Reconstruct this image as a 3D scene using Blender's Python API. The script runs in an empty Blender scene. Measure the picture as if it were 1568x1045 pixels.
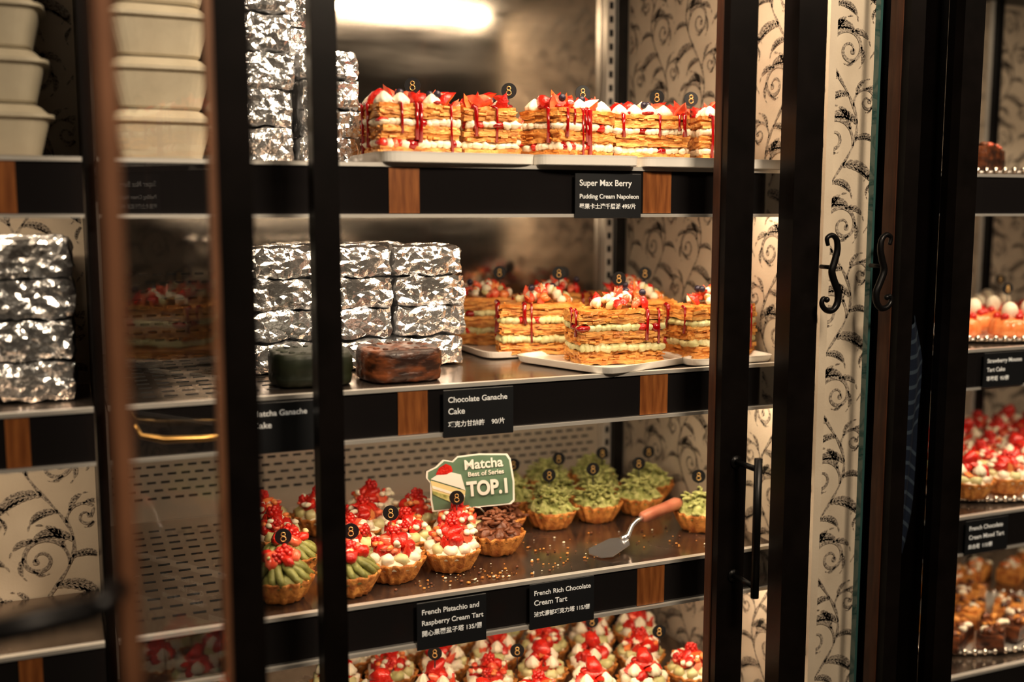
import bpy, math, random
from mathutils import Vector, Matrix, Euler, noise
R = random.Random(7)
E = 1.5   # eye height: z values below are measured from this level
sc = bpy.context.scene

# ------------------------------------------------------------------ materials
def mat(name, c1, c2=None, scale=30, rough=.5, metal=0, bump=0, bscale=None, coat=0,
        stretch=(1, 1, 1), emit=0, spec=.5, lo=.35, hi=.65, sss=0, rvar=0, bdist=.003):
    m = bpy.data.materials.new(name); m.use_nodes = True
    nt = m.node_tree; b = nt.nodes['Principled BSDF']
    b.inputs['Base Color'].default_value = (*c1, 1)
    b.inputs['Roughness'].default_value = rough
    b.inputs['Metallic'].default_value = metal
    b.inputs['Coat Weight'].default_value = coat
    b.inputs['Coat Roughness'].default_value = .08
    b.inputs['Specular IOR Level'].default_value = spec
    if sss:
        b.inputs['Subsurface Weight'].default_value = sss
        b.inputs['Subsurface Scale'].default_value = .006
        b.inputs['Subsurface Radius'].default_value = (1, .4, .2)
    if emit:
        b.inputs['Emission Color'].default_value = (*c1, 1)
        b.inputs['Emission Strength'].default_value = emit
    if c2 or bump or rvar:
        tc = nt.nodes.new('ShaderNodeTexCoord'); mp = nt.nodes.new('ShaderNodeMapping')
        mp.inputs['Scale'].default_value = stretch
        nt.links.new(tc.outputs['Object'], mp.inputs['Vector'])
        n = nt.nodes.new('ShaderNodeTexNoise'); n.inputs['Scale'].default_value = scale
        n.inputs['Detail'].default_value = 6
        nt.links.new(mp.outputs[0], n.inputs['Vector'])
        if c2:
            r = nt.nodes.new('ShaderNodeValToRGB')
            r.color_ramp.elements[0].position = lo; r.color_ramp.elements[1].position = hi
            r.color_ramp.elements[0].color = (*c1, 1); r.color_ramp.elements[1].color = (*c2, 1)
            nt.links.new(n.outputs[0], r.inputs[0]); nt.links.new(r.outputs[0], b.inputs['Base Color'])
        if rvar:
            mr = nt.nodes.new('ShaderNodeMapRange')
            mr.inputs['To Min'].default_value = rough; mr.inputs['To Max'].default_value = rough + rvar
            mr.inputs['From Min'].default_value = .3; mr.inputs['From Max'].default_value = .7
            nt.links.new(n.outputs[0], mr.inputs[0]); nt.links.new(mr.outputs[0], b.inputs['Roughness'])
        if bump:
            n2 = nt.nodes.new('ShaderNodeTexNoise'); n2.inputs['Scale'].default_value = bscale or scale
            n2.inputs['Detail'].default_value = 4
            nt.links.new(mp.outputs[0], n2.inputs['Vector'])
            bp = nt.nodes.new('ShaderNodeBump'); bp.inputs['Strength'].default_value = bump
            bp.inputs['Distance'].default_value = bdist
            nt.links.new(n2.outputs[0], bp.inputs['Height']); nt.links.new(bp.outputs[0], b.inputs['Normal'])
    return m

def glass_mat(name, tint=(1, 1, 1), base=.03, edge=.2):
    m = bpy.data.materials.new(name); m.use_nodes = True; nt = m.node_tree; nt.nodes.clear()
    o = nt.nodes.new('ShaderNodeOutputMaterial'); mx = nt.nodes.new('ShaderNodeMixShader')
    f = nt.nodes.new('ShaderNodeLayerWeight'); f.inputs[0].default_value = .5
    p = nt.nodes.new('ShaderNodeMath'); p.operation = 'POWER'; p.inputs[1].default_value = 4
    q = nt.nodes.new('ShaderNodeMath'); q.operation = 'MULTIPLY_ADD'; q.inputs[1].default_value = edge; q.inputs[2].default_value = base
    t = nt.nodes.new('ShaderNodeBsdfTransparent'); t.inputs[0].default_value = (*tint, 1)
    g = nt.nodes.new('ShaderNodeBsdfGlossy'); g.inputs['Roughness'].default_value = .02
    nt.links.new(f.outputs['Facing'], p.inputs[0]); nt.links.new(p.outputs[0], q.inputs[0]); nt.links.new(q.outputs[0], mx.inputs[0])
    nt.links.new(t.outputs[0], mx.inputs[1]); nt.links.new(g.outputs[0], mx.inputs[2]); nt.links.new(mx.outputs[0], o.inputs[0])
    return m

M = dict(
 paper=mat('wallpaper_paper', (.60, .51, .40), (.68, .59, .47), 12, .7, bump=.1, bscale=300),
 ink=mat('wallpaper_ink', (.17, .14, .115), (.48, .41, .33), 380, .6, lo=.40, hi=.58),
 steel=mat('polished_steel', (.60, .55, .49), (.42, .38, .33), 3, .05, .95, rvar=.12, stretch=(1, 1, 6)),
 satin=mat('satin_steel', (.60, .53, .44), (.70, .62, .52), 4, .36, .45, rvar=.12),
 shelf=mat('shelf_steel', (.24, .19, .155), (.38, .31, .26), 14, .10, .9, rvar=.2, bump=.04, bscale=60),
 chrome=mat('chrome_lip', (.88, .85, .80), rough=.35, metal=.6),
 black=mat('black_lacquer', (.008, .007, .007), rough=.25),
 frame=mat('black_frame_paint', (.004, .003, .0026), (.007, .005, .0045), 20, .3, spec=.22),
 rail=mat('black_rail_gloss', (.014, .012, .012), rough=.05, coat=.8),
 wood_refl=mat('wood_reflection', (.19, .06, .015), (.34, .125, .034), 16, .4, stretch=(9, 9, 1), coat=.2),  # colour of the wooden frames mirrored in the rails
 dwood=mat('brown_wood_edge', (.045, .016, .008), (.08, .030, .013), 16, .45, stretch=(9, 9, 1)),
 mwood=mat('oak_door_edge', (.13, .055, .025), (.20, .09, .045), 16, .5, stretch=(9, 9, 1)),
 slot=mat('slot_dark', (.01, .01, .01), rough=.7),
 foil=mat('aluminium_foil', (.90, .90, .91), rough=.2, metal=.9, bump=.9, bscale=48, scale=48, bdist=.005),
 plate=mat('white_porcelain', (.92, .89, .84), rough=.25, coat=.3),
 foam=mat('foam_tray', (.50, .44, .33), (.56, .50, .38), 30, .55),
 pastry=mat('puff_pastry', (.46, .14, .022), (.92, .49, .14), 60, .45, bump=.8, bscale=170, stretch=(1, 1, 3), lo=.32, hi=.58),
 pastry_top=mat('puff_pastry_top', (.54, .18, .028), (.90, .44, .11), 60, .4, bump=.7, bscale=140),
 crust=mat('tart_crust', (.40, .12, .02), (.84, .40, .10), 70, .5, bump=.9, bscale=240),
 cream=mat('whipped_cream', (.88, .79, .62), rough=.5, sss=.1),
 gcream=mat('matcha_cream', (.58, .55, .25), (.74, .68, .40), 40, .45),
 berry=mat('strawberry_red', (.50, .010, .008), (.76, .04, .02), 60, .2, bump=.5, bscale=330, coat=.5),
 berryl=mat('strawberry_flesh', (.80, .09, .045), (.92, .27, .15), 80, .22, coat=.5),
 orange=mat('candied_orange', (.82, .20, .05), (.92, .38, .14), 60, .22, coat=.5),
 sauce=mat('berry_sauce', (.32, .003, .005), rough=.12, coat=.6),
 blue=mat('blueberry', (.02, .014, .03), (.05, .04, .07), 80, .35),
 matcha=mat('matcha_topping', (.30, .33, .09), (.62, .62, .27), 110, .7, bump=.9, bscale=260),
 pist=mat('pistachio_cream', (.17, .17, .04), (.32, .32, .10), 60, .5, bump=.4, bscale=200),
 choc=mat('chocolate_cream', (.13, .042, .016), (.27, .10, .048), 60, .4, bump=.4, bscale=150),
 cake=mat('chocolate_ganache', (.030, .009, .004), (.24, .07, .02), 34, .42, bump=.7, bscale=60, stretch=(1, 1, 2.5), coat=.1, lo=.44, hi=.70),
 gcake=mat('matcha_ganache', (.005, .008, .003), (.013, .019, .005), 26, .5),
 tag=mat('chalkboard', (.012, .013, .015), rough=.45),
 chalk=mat('chalk_white', (.85, .85, .82), rough=.8, emit=.12),
 gold=mat('gold_print', (.75, .5, .2), rough=.35, metal=.7),
 signg=mat('sign_green', (.13, .22, .14), (.17, .27, .18), 20, .5),
 signw=mat('sign_white', (.88, .87, .80), rough=.5),
 signy=mat('sign_yellow', (.8, .68, .35), rough=.5),
 iron=mat('wrought_iron', (.01, .009, .009), rough=.35, metal=.6),
 brass=mat('aged_brass', (.5, .3, .1), rough=.3, metal=1),
 blade=mat('server_blade', (.8, .8, .82), rough=.2, metal=.9),
 handle=mat('server_handle', (.5, .17, .10), (.62, .25, .15), 40, .35),
 gedge=mat('glass_edge_green', (.035, .09, .085), rough=.1, coat=1),
 glass=glass_mat('door_glass'), dglass=glass_mat('smoked_glass', (.6, .6, .62)),
 refl_cloth=mat('reflected_navy', (.025, .040, .075), rough=.9, bump=.3, bscale=200),  # dim tone of the reflected shirt
 refl_stripe=mat('reflected_stripe', (.12, .17, .22), rough=.9),
 bead=mat('silver_bead', (.85, .8, .72), rough=.12, metal=1),
 floor=mat('floor_stone', (.05, .04, .035), (.09, .075, .06), 5, .35),
 wallm=mat('room_plaster', (.10, .075, .055), (.13, .10, .075), 6, .8),
)

# ------------------------------------------------------------------ mesh builder
class MB:
    def __init__(s): s.v = []; s.f = []; s.m = []; s.s = []; s.mats = []
    def mi(s, k):
        if k not in s.mats: s.mats.append(k)
        return s.mats.index(k)
    def add(s, vs, fs, k, smooth=False, T=None):
        o = len(s.v); i = s.mi(k)
        if T is not None: vs = [T @ Vector(v) for v in vs]
        s.v += [tuple(v) for v in vs]
        for f in fs: s.f.append(tuple(a + o for a in f)); s.m.append(i); s.s.append(smooth)
    def box(s, x0, x1, y0, y1, z0, z1, k, T=None, bev=0):
        if bev:
            b = bev; vs = []
            for (xx0, xx1, yy0, yy1, z) in ((x0+b, x1-b, y0+b, y1-b, z0), (x0, x1, y0, y1, z0+b), (x0, x1, y0, y1, z1-b), (x0+b, x1-b, y0+b, y1-b, z1)):
                vs += [(xx0, yy0, z), (xx1, yy0, z), (xx1, yy1, z), (xx0, yy1, z)]
            fs = [(3, 2, 1, 0), (12, 13, 14, 15)]
            for r in range(3):
                for i in range(4):
                    j = (i+1) % 4; fs.append((r*4+i, r*4+j, r*4+4+j, r*4+4+i))
            return s.add(vs, fs, k, False, T)
        vs = [(x, y, z) for z in (z0, z1) for x, y in ((x0, y0), (x1, y0), (x1, y1), (x0, y1))]
        s.add(vs, [(3, 2, 1, 0), (4, 5, 6, 7), (0, 1, 5, 4), (1, 2, 6, 5), (2, 3, 7, 6), (3, 0, 4, 7)], k, False, T)
    def rbox(s, c, d, n, amp, fr, k, seed=0, smooth=False, rnd=0, T=None, amp2=0):
        off = Vector((seed*3.1, seed*1.7, seed*.9))
        for ax in range(3):
            u, w = (ax+1) % 3, (ax+2) % 3
            for sg in (-1, 1):
                nu, nw = n[u], n[w]; vs = []; fs = []
                for i in range(nu+1):
                    for j in range(nw+1):
                        p = [0, 0, 0]; p[ax] = sg; p[u] = -1+2*i/nu; p[w] = -1+2*j/nw
                        q = Vector(p)
                        if rnd:
                            e = 6; nn = (abs(q.x)**e+abs(q.y)**e+abs(q.z)**e)**(1/e)
                            q = q*(1-rnd)+q/nn*rnd
                        P = Vector((q.x*d[0]/2, q.y*d[1]/2, q.z*d[2]/2))
                        D = noise.noise_vector(P*fr+off)*amp
                        if amp2: D += noise.noise_vector(P*fr*2.7+off)*amp2
                        vs.append(P+D+Vector(c))
                for i in range(nu):
                    for j in range(nw):
                        a = i*(nw+1)+j; q = (a, a+nw+1, a+nw+2, a+1)
                        if (i+j) % 2:
                            t = [(q[0], q[1], q[2]), (q[0], q[2], q[3])]
                        else: t = [(q[0], q[1], q[3]), (q[1], q[2], q[3])]
                        for tr in t: fs.append(tr if sg > 0 else tr[::-1])
                s.add(vs, fs, k, smooth, T)
    def lathe(s, prof, k, c=(0, 0, 0), seg=24, fl=0, fn=8, tw=0, smooth=True, T=None, cap=True, nz=0, se=0):
        vs = []; fs = []; n = len(prof)
        for i, (r, z) in enumerate(prof):
            for j in range(seg):
                a = 2*math.pi*j/seg
                rr = r*(1+fl*math.cos(fn*(a+tw*i)))
                if se: rr = r/((abs(math.cos(a))**se+abs(math.sin(a))**se)**(1/se))
                v = Vector((rr*math.cos(a), rr*math.sin(a), z))
                if nz: v += noise.noise_vector(v*90+Vector(c)*40)*nz
                vs.append((c[0]+v.x, c[1]+v.y, c[2]+v.z))
        for i in range(n-1):
            for j in range(seg):
                k2 = (j+1) % seg
                fs.append((i*seg+j, i*seg+k2, (i+1)*seg+k2, (i+1)*seg+j))
        if cap:
            fs.append(tuple(range(seg-1, -1, -1))); fs.append(tuple((n-1)*seg+j for j in range(seg)))
        s.add(vs, fs, k, smooth, T)
    def ball(s, c, r, k, sc=(1, 1, 1), rot=(0, 0, 0), taper=0, ns=10, nr=7, nz=0):
        T = Matrix.Translation(c) @ Euler(rot).to_matrix().to_4x4()
        vs = []; fs = []
        for i in range(nr+1):
            th = math.pi*i/nr
            for j in range(ns):
                a = 2*math.pi*j/ns; z = math.cos(th); q = math.sin(th)*(1+taper*z)
                v = Vector((q*math.cos(a)*sc[0], q*math.sin(a)*sc[1], z*sc[2]))*r
                if nz: v *= 1+nz*noise.noise(v*180+Vector(c)*50)*1.6
                vs.append(v)
        for i in range(nr):
            for j in range(ns):
                b = (j+1) % ns; fs.append((i*ns+j, (i+1)*ns+j, (i+1)*ns+b, i*ns+b))
        s.add(vs, fs, k, True, T)
    def tube(s, pts, rad, k, seg=8, T=None):
        pts = [Vector(p) for p in pts]; n = len(pts); vs = []; fs = []
        if not isinstance(rad, (list, tuple)): rad = [rad]*n
        up = Vector((0, 0, 1)); prev = None
        for i, p in enumerate(pts):
            d = (pts[min(i+1, n-1)]-pts[max(i-1, 0)]).normalized()
            a = prev if prev is not None else (up.cross(d) if abs(d.z) < .95 else Vector((1, 0, 0)).cross(d))
            a = (a-d*a.dot(d)).normalized(); prev = a; b = d.cross(a)
            for j in range(seg):
                t = 2*math.pi*j/seg; vs.append(p+(a*math.cos(t)+b*math.sin(t))*rad[i])
        for i in range(n-1):
            for j in range(seg):
                q = (j+1) % seg; fs.append((i*seg+j, i*seg+q, (i+1)*seg+q, (i+1)*seg+j))
        fs.append(tuple(range(seg-1, -1, -1))); fs.append(tuple((n-1)*seg+j for j in range(seg)))
        s.add(vs, fs, k, True, T)
    def mesh(s, name):
        me = bpy.data.meshes.new(name); me.from_pydata(s.v, [], s.f)
        for k in s.mats: me.materials.append(M[k])
        me.polygons.foreach_set('material_index', s.m); me.polygons.foreach_set('use_smooth', s.s)
        me.update(); return me

def place(name, me, loc=(0, 0, 0), rz=0, parent=None, rot=None, scale=1):
    if isinstance(me, MB): me = me.mesh(name)
    o = bpy.data.objects.new(name, me); sc.collection.objects.link(o)
    o.scale = (scale,)*3
    if parent is not None: o.parent = parent; o.location = loc
    else: o.location = (loc[0], loc[1], loc[2]+E)
    o.rotation_euler = rot or (0, 0, rz)
    return o

def text(s, size, loc, parent, k='chalk', name='lettering', align='LEFT', rot=(math.pi/2, 0, 0), ext=.0002, bold=0, sx=1):
    c = bpy.data.curves.new(name, 'FONT'); c.body = s; c.size = size; c.align_x = align; c.extrude = ext
    c.offset = bold; c.materials.append(M[k])
    o = bpy.data.objects.new(name, c); sc.collection.objects.link(o); o.parent = parent
    o.location = loc; o.rotation_euler = rot; o.scale = (sx, 1, 1)
    return o

# ------------------------------------------------------------------ wallpaper motif (2-D ribbons)
def ribbon(pts, ws):
    q = []; L = []
    for i, (x, y) in enumerate(pts):
        a = pts[max(i-1, 0)]; b = pts[min(i+1, len(pts)-1)]
        dx, dy = b[0]-a[0], b[1]-a[1]; l = math.hypot(dx, dy) or 1
        nx, ny = -dy/l*ws[i]/2, dx/l*ws[i]/2
        L.append(((x+nx, y+ny), (x-nx, y-ny)))
    for i in range(len(L)-1): q.append((L[i][0], L[i][1], L[i+1][1], L[i+1][0]))
    return q
def stroke(x, y, a, ln, bend, w, n=7):
    pts = []; ws = []
    for i in range(n+1):
        t = i/n; pts.append((x, y)); ws.append(w*math.sin(math.pi*min(1, .1+t*.9))**.8+.0003)
        x += math.cos(a)*ln/n; y += math.sin(a)*ln/n; a += bend/n
    return ribbon(pts, ws)
def acanthus(x, y, a, ln, bend, fat=.30, n=7):
    """curved leaf with lobes on both sides of a midrib"""
    q = []; step = ln/n
    for i in range(n+1):
        t = i/n; ll = ln*fat*(math.sin(math.pi*(.12+.80*t))**.8)
        for s in (1, -1):
            q += stroke(x, y, a+s*(.85-.35*t), ll, -s*.9, ll*.25, 5)
        if i < n:
            q += ribbon([(x, y), (x+math.cos(a)*step, y+math.sin(a)*step)], [.0020*(1-t)+.0006]*2)
        x += math.cos(a)*step; y += math.sin(a)*step; a += bend/n
    q += stroke(x, y, a, ln*.25, bend*.3, ln*.06, 5)
    return q
def curl(x, y, a, sd, r0, w, turns=1.5, leaves=True):
    """logarithmic spiral leaving (x, y) along direction a, turning to side sd"""
    q = []; cx = x-math.sin(a)*sd*r0; cy = y+math.cos(a)*sd*r0
    th0 = math.atan2(y-cy, x-cx); n = int(26*turns); pts = []; ws = []
    for i in range(n+1):
        t = i/n; th = th0+sd*t*turns*6.283; r = r0*math.exp(-1.75*t)
        pts.append((cx+r*math.cos(th), cy+r*math.sin(th))); ws.append(w*(.5+.6*math.sin(math.pi*min(1, t+.12))))
    q += ribbon(pts, ws)
    ex, ey = pts[-1]; rr = w*.85
    for k in range(4):
        b = k*1.571; q.append(((ex, ey), (ex+rr*math.cos(b), ey+rr*math.sin(b)), (ex+rr*1.1*math.cos(b+.785), ey+rr*1.1*math.sin(b+.785)), (ex+rr*math.cos(b+1.571), ey+rr*math.sin(b+1.571))))
    if leaves:
        for f, l, b in ((.08, 1.0, 1.0), (.20, .85, 1.1), (.32, .65, 1.0), (.44, .42, 1.0)):
            i = int(f*n); dx, dy = pts[i+1][0]-pts[i][0], pts[i+1][1]-pts[i][1]; an = math.atan2(dy, dx)
            q += acanthus(pts[i][0], pts[i][1], an-sd*.6, r0*l, sd*b, .34, 5)
    return q
VP, VA = .25, .030      # vine period / amplitude
def motif():
    q = []; pts = []; ws = []; n = 48
    f = lambda v: VA*math.sin(2*math.pi*v/VP)
    for i in range(n+1):
        v = VP*i/n; pts.append((f(v), v)); ws.append(.0038+.0014*math.sin(i*.8))
    q += ribbon(pts, ws)
    def at(v): d = (f(v+.001)-f(v-.001))/.002; return f(v), v, math.atan2(1, d)
    for v, sd, r in ((.035, 1, .036), (.035+VP/2, -1, .036)):
        x, y, a = at(v); q += curl(x, y, a+.15*sd, sd, r, .0050, 1.6)
    for v, sd, r in ((.092, -1, .025), (.092+VP/2, 1, .025)):
        x, y, a = at(v); q += curl(x, y, a+.2*sd, sd, r, .0038, 1.5)
    for v, sd, l in ((.008, -1, .056), (.008+VP/2, 1, .056), (.068, 1, .048), (.068+VP/2, -1, .048), (.108, 1, .036), (.108+VP/2, -1, .036), (.045, -1, .034), (.045+VP/2, 1, .034)):
        x, y, a = at(v); q += acanthus(x, y, a+sd*.75, l, sd*1.2, .34, 8)
    return q
MOT = motif()
def wallpaper(name, u0, u1, v0, v1, fn, parent, cu=.13, ou=0, ov=0):
    mb = MB(); vs = []; fs = []
    i0 = math.floor((u0-ou)/cu)-1; i1 = math.ceil((u1-ou)/cu)+1; j0 = math.floor(v0/VP)-2; j1 = math.ceil(v1/VP)+2
    for i in range(i0, i1+1):
        for j in range(j0, j1+1):
            cx = i*cu+ou; cy = j*VP+(VP/2 if i % 2 else 0)+ov; s = -1 if i % 2 else 1
            for qd in MOT:
                P = [(cx+x*s, cy+y) for x, y in qd]
                if all(u0 < p[0] < u1 and v0 < p[1] < v1 for p in P):
                    o = len(vs); vs += [fn(*p) for p in P]; fs.append((o, o+1, o+2, o+3))
    mb.add(vs, fs, 'ink'); return place(name, mb, parent=parent)

# ------------------------------------------------------------------ ROOM
mb = MB(); mb.box(-2.5, 4, -2.6, 2.3, -.05, 0, 'floor'); place('floor', mb, (0, 0, -E))
mb = MB(); mb.box(-2.5, 4, -2.6, 2.3, 2.8, 2.85, 'wallm'); place('ceiling', mb, (0, 0, -E))
mb = MB(); mb.box(-2.5, 4, 2.25, 2.3, 0, 2.8, 'wallm'); place('wall_back', mb, (0, 0, -E))
mb = MB(); mb.box(-2.5, 4, -2.65, -2.6, 0, 2.8, 'wallm'); place('wall_front', mb, (0, 0, -E))
mb = MB(); mb.box(-2.55, -2.5, -2.6, 2.3, 0, 2.8, 'wallm'); place('wall_left', mb, (0, 0, -E))
mb = MB(); mb.box(4, 4.05, -2.6, 2.3, 0, 2.8, 'wallm'); place('wall_right', mb, (0, 0, -E))

# ------------------------------------------------------------------ DISPLAY CASE (main)
Z = [.06, -.224, -.505, -.765]
XL, XR, YF, YB = -.45, 1.0, 1.30, 1.82
mb = MB()
mb.box(XL, 1.13, 1.16, 2.2, -1.5, -.98, 'frame')        # plinth
mb.box(XL, 1.13, 1.16, 2.2, .46, .95, 'frame')          # head
mb.box(XL-.02, XL, 1.16, 2.2, -.98, .46, 'frame')
case = place('display_case', mb, (0, 0, 0))
mb = MB(); mb.box(.035, XR, YB, YB+.02, -.23, .46, 'steel'); mb.box(.035, XR, YB, YB+.02, -.98, -.23, 'satin')
def slots(mb, x0, x1, z0, z1):
    r = 0; z = z0
    while z < z1:
        x = x0+(.011 if r % 2 else 0)
        while x < x1-.016:
            mb.box(x, x+.014, YB-.0012, YB+.001, z, z+.0036, 'slot'); x += .022
        z += .0135; r += 1
slots(mb, .05, .95, -.475, -.29); slots(mb, .05, .95, -.735, -.565); slots(mb, .05, .33, -.21, -.10)
place('back_panel', mb, parent=case)
mb = MB(); mb.box(XR, XR+.013, 1.225, YB, -.98, .46, 'paper')
place('side_panel', mb, parent=case)
wallpaper('side_wallpaper_print', 1.23, YB-.03, -.95, .45, lambda u, v: (XR-.0008, u, v), case, cu=.116, ou=1.335, ov=.02)
mb = MB(); mb.box(1.013, 1.135, 1.245, 1.26, -.98, .46, 'paper'); place('pier_panel', mb, parent=case)
wallpaper('pier_wallpaper_print', 1.016, 1.132, -.95, .45, lambda u, v: (u, 1.244, v), case, cu=.116, ou=1.040, ov=.06)
mb = MB(); mb.box(XL, .035, 1.49, 1.50, -.98, .46, 'paper'); mb.box(.03, .04, 1.31, YB, -.98, .46, 'frame')
place('left_reflection_panel', mb, parent=case)  # left bay stands in for wallpaper reflected in the left glass
wallpaper('left_reflection_print', -.3, .028, -.95, .45, lambda u, v: (u, 1.489, v), case, cu=.116, ou=-.03)  # print of the reflected wallpaper
mb = MB()   # shelving uprights in the corner
mb.box(.955, .972, YB-.022, YB-.002, -.98, .46, 'chrome'); mb.box(.974, .995, YB-.03, YB-.002, -.98, .46, 'black')
z = -.95
while z < .44: mb.box(.960, .967, YB-.0235, YB-.021, z, z+.012, 'slot'); z += .025
mb.box(.05, .062, YB-.022, YB-.002, -.98, .46, 'chrome')
place('shelf_upright', mb, parent=case)

def shelf_mesh(x0, x1, z, refls=(), sl=None):
    mb = MB()
    mb.box(x0, x1, YF, YB-.025, -.008, 0, 'shelf')
    mb.box(x0, x1, YF-.006, YF-.001, -.062, -.0035, 'rail')
    mb.box(x0, x1, YF-.009, YF+.001, -.0035, .0015, 'chrome')
    mb.box(x0, x1, YF-.012, YF-.001, -.0665, -.062, 'chrome')
    for a, b in refls: mb.box(a, b, YF-.0075, YF-.0055, -.061, -.0045, 'wood_refl')  # rail reflections of wooden frames, modelled as thin coloured blocks
    if sl:
        y = YF+.05
        while y < YB-.06:
            x = sl[0]
            while x < sl[1]: mb.box(x, x+.016, y, y+.005, -.001, .0006, 'slot'); x += .025
            y += .035
    for xx in (x0+.03, x1-.03):   # brackets
        mb.add([(xx-.002, YF+.02, -.008), (xx-.002, YB-.03, -.008), (xx-.002, YB-.03, -.045), (xx+.002, YF+.02, -.008), (xx+.002, YB-.03, -.008), (xx+.002, YB-.03, -.045)],
               [(0, 1, 2), (5, 4, 3), (0, 3, 4, 1), (1, 4, 5, 2), (2, 5, 3, 0)], 'black')
    return mb
def part(name, mb, z, par): return place(name, mb, (0, 0, z), parent=par)
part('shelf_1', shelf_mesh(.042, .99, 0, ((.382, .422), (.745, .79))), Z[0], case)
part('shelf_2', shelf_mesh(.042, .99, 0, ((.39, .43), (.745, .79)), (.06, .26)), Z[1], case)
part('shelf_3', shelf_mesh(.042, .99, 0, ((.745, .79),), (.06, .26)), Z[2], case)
part('shelf_4', shelf_mesh(.042, .99, 0), Z[3], case)
for zz in Z[:3]:  # shelf edges mirrored in the left glass, built as shelves
    mb = MB(); mb.box(-.3, .028, YF, 1.488, -.008, 0, 'shelf'); mb.box(-.3, .028, YF-.006, YF-.001, -.062, -.0035, 'rail')
    mb.box(-.3, .028, YF-.009, YF+.001, -.0035, .0015, 'chrome'); mb.box(-.3, .028, YF-.01, YF-.001, -.066, -.062, 'chrome')
    mb.box(-.065, -.04, YF-.0075, YF-.0055, -.061, -.0045, 'wood_refl')  # mirrored brown patch on the rail, again a coloured block
    part('side_reflection_shelf', mb, zz, case)

# ------------------------------------------------------------------ DOORS
def stile(mb, x0, x1, y0, y1, edge=None, z0=-.98, z1=.46):
    mb.box(x0, x1, y0, y1, z0, z1, 'frame', bev=.003)
    if edge == 'L': mb.box(x0-.002, x0, y0+.014, y1-.002, z0, z1, 'dwood')
def door(name, xa, wa, xb, wb, y0=1.185, y1=1.215, edge=None, gl='glass'):
    mb = MB(); stile(mb, xa, xa+wa, y0, y1, None); stile(mb, xb, xb+wb, y0, y1, edge)
    mb.box(xa+wa, xb, y0, y1, .40, .46, 'frame', bev=.003); mb.box(xa+wa, xb, y0, y1, -.98, -.90, 'frame', bev=.003)
    ym = (y0+y1)/2; mb.add([(xa+wa, ym, -.9), (xb, ym, -.9), (xb, ym, .4), (xa+wa, ym, .4)], [(0, 1, 2, 3)], gl)
    return place(name, mb)
d1 = door('glass_door', .264, .029, .808, .043, edge='L')
mb = MB(); stile(mb, .920, .966, 1.19, 1.222); mb.box(.966, 1.07, 1.20, 1.206, .38, .46, 'frame')
mb.add([(.966, 1.206, -.98), (1.071, 1.206, -.98), (1.071, 1.206, .46), (.966, 1.206, .46)], [(0, 1, 2, 3)], 'glass')
mb.box(1.071, 1.075, 1.206, 1.216, -.98, .46, 'gedge'); place('sliding_glass_panel', mb)
def pull(name, x, z0, z1, k, y=1.135, r=.0055):
    mb = MB(); mb.tube([(0, 0, 0), (0, 0, z1-z0)], r, k, 12)
    for z in (.015, z1-z0-.015):
        mb.tube([(0, 0, z), (0, 1.186-y, z)], .004, k, 10); mb.lathe([(.009, 0), (.009, .003)], k, seg=16, T=Matrix.Translation((0, 1.186-y, z)) @ Matrix.Rotation(math.pi/2, 4, 'X'))
    return place(name, mb, (x, y, z0))
pull('bar_pull_handle', .834, -.512, -.322, 'iron')
def scroll_handle(x, sg):
    mb = MB()
    C = [(-.010, .040), (-.012, .050), (-.004, .054), (.004, .048), (.006, .034), (.002, .018), (-.002, .004), (.004, -.012), (.010, -.026), (.009, -.040), (.001, -.049), (-.010, -.048), (-.017, -.040), (-.015, -.032), (-.009, -.034)]
    pts = []
    for i in range(len(C)-1):
        p0 = C[max(i-1, 0)]; p1 = C[i]; p2 = C[i+1]; p3 = C[min(i+2, len(C)-1)]
        for k in range(5):
            t = k/5
            f = lambda a, b, c, d: .5*((2*b)+(-a+c)*t+(2*a-5*b+4*c-d)*t*t+(-a+3*b-3*c+d)*t**3)
            pts.append((sg*f(p0[0], p1[0], p2[0], p3[0]), -.014, f(p0[1], p1[1], p2[1], p3[1])))
    n = len(pts); mb.tube(pts, [.0026+.0024*math.sin(math.pi*i/(n-1)) for i in range(n)], 'iron', 8)
    mb.tube([(0, -.014, .01), (0, .012, .01)], .003, 'iron'); mb.ball((sg*-.009, -.014, -.034), .0042, 'iron')
    return place('scroll_handle', mb, (x, 1.185, -.085))
scroll_handle(.975, 1); scroll_handle(1.062, -1)

# open swing door close to the camera (left)
def vpost(mb, x, y, w, d, rz, k, z0=-.98, z1=.46, ox=0):
    T = Matrix.Translation((x, y, 0)) @ Matrix.Rotation(rz, 4, 'Z')
    mb.box(-w/2+ox, w/2+ox, -d/2, d/2, z0, z1, k, T=T, bev=.002)
mb = MB(); A = (.033, .74); B = (.142, .95); an = math.atan2(B[1]-A[1], B[0]-A[0])
vpost(mb, A[0], A[1], .012, .014, 0, 'mwood'); vpost(mb, A[0]-.008, A[1]+.004, .005, .010, 0, 'dwood'); vpost(mb, *B, .030, .022, 0, 'frame'); vpost(mb, B[0]-.0185, B[1]-.002, .007, .016, 0, 'mwood')
T = Matrix.Translation((A[0], A[1], 0)) @ Matrix.Rotation(an, 4, 'Z'); Ld = math.hypot(B[0]-A[0], B[1]-A[1])
mb.add([(.01, 0, -.9), (Ld-.01, 0, -.9), (Ld-.01, 0, .4), (.01, 0, .4)], [(0, 1, 2, 3)], 'glass', T=T)
mb.box(.0, Ld, -.01, .01, .40, .46, 'frame', T=T); mb.box(.0, Ld, -.01, .01, -.98, -.9, 'frame', T=T)
mb.tube([(.01, .70, -.250), (-.05, .70, -.256), (-.14, .70, -.262)], .009, 'iron', 12)
mb.tube([(.026, .735, -.250), (.01, .70, -.250)], .008, 'iron', 10)
place('swing_door', mb)
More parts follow.
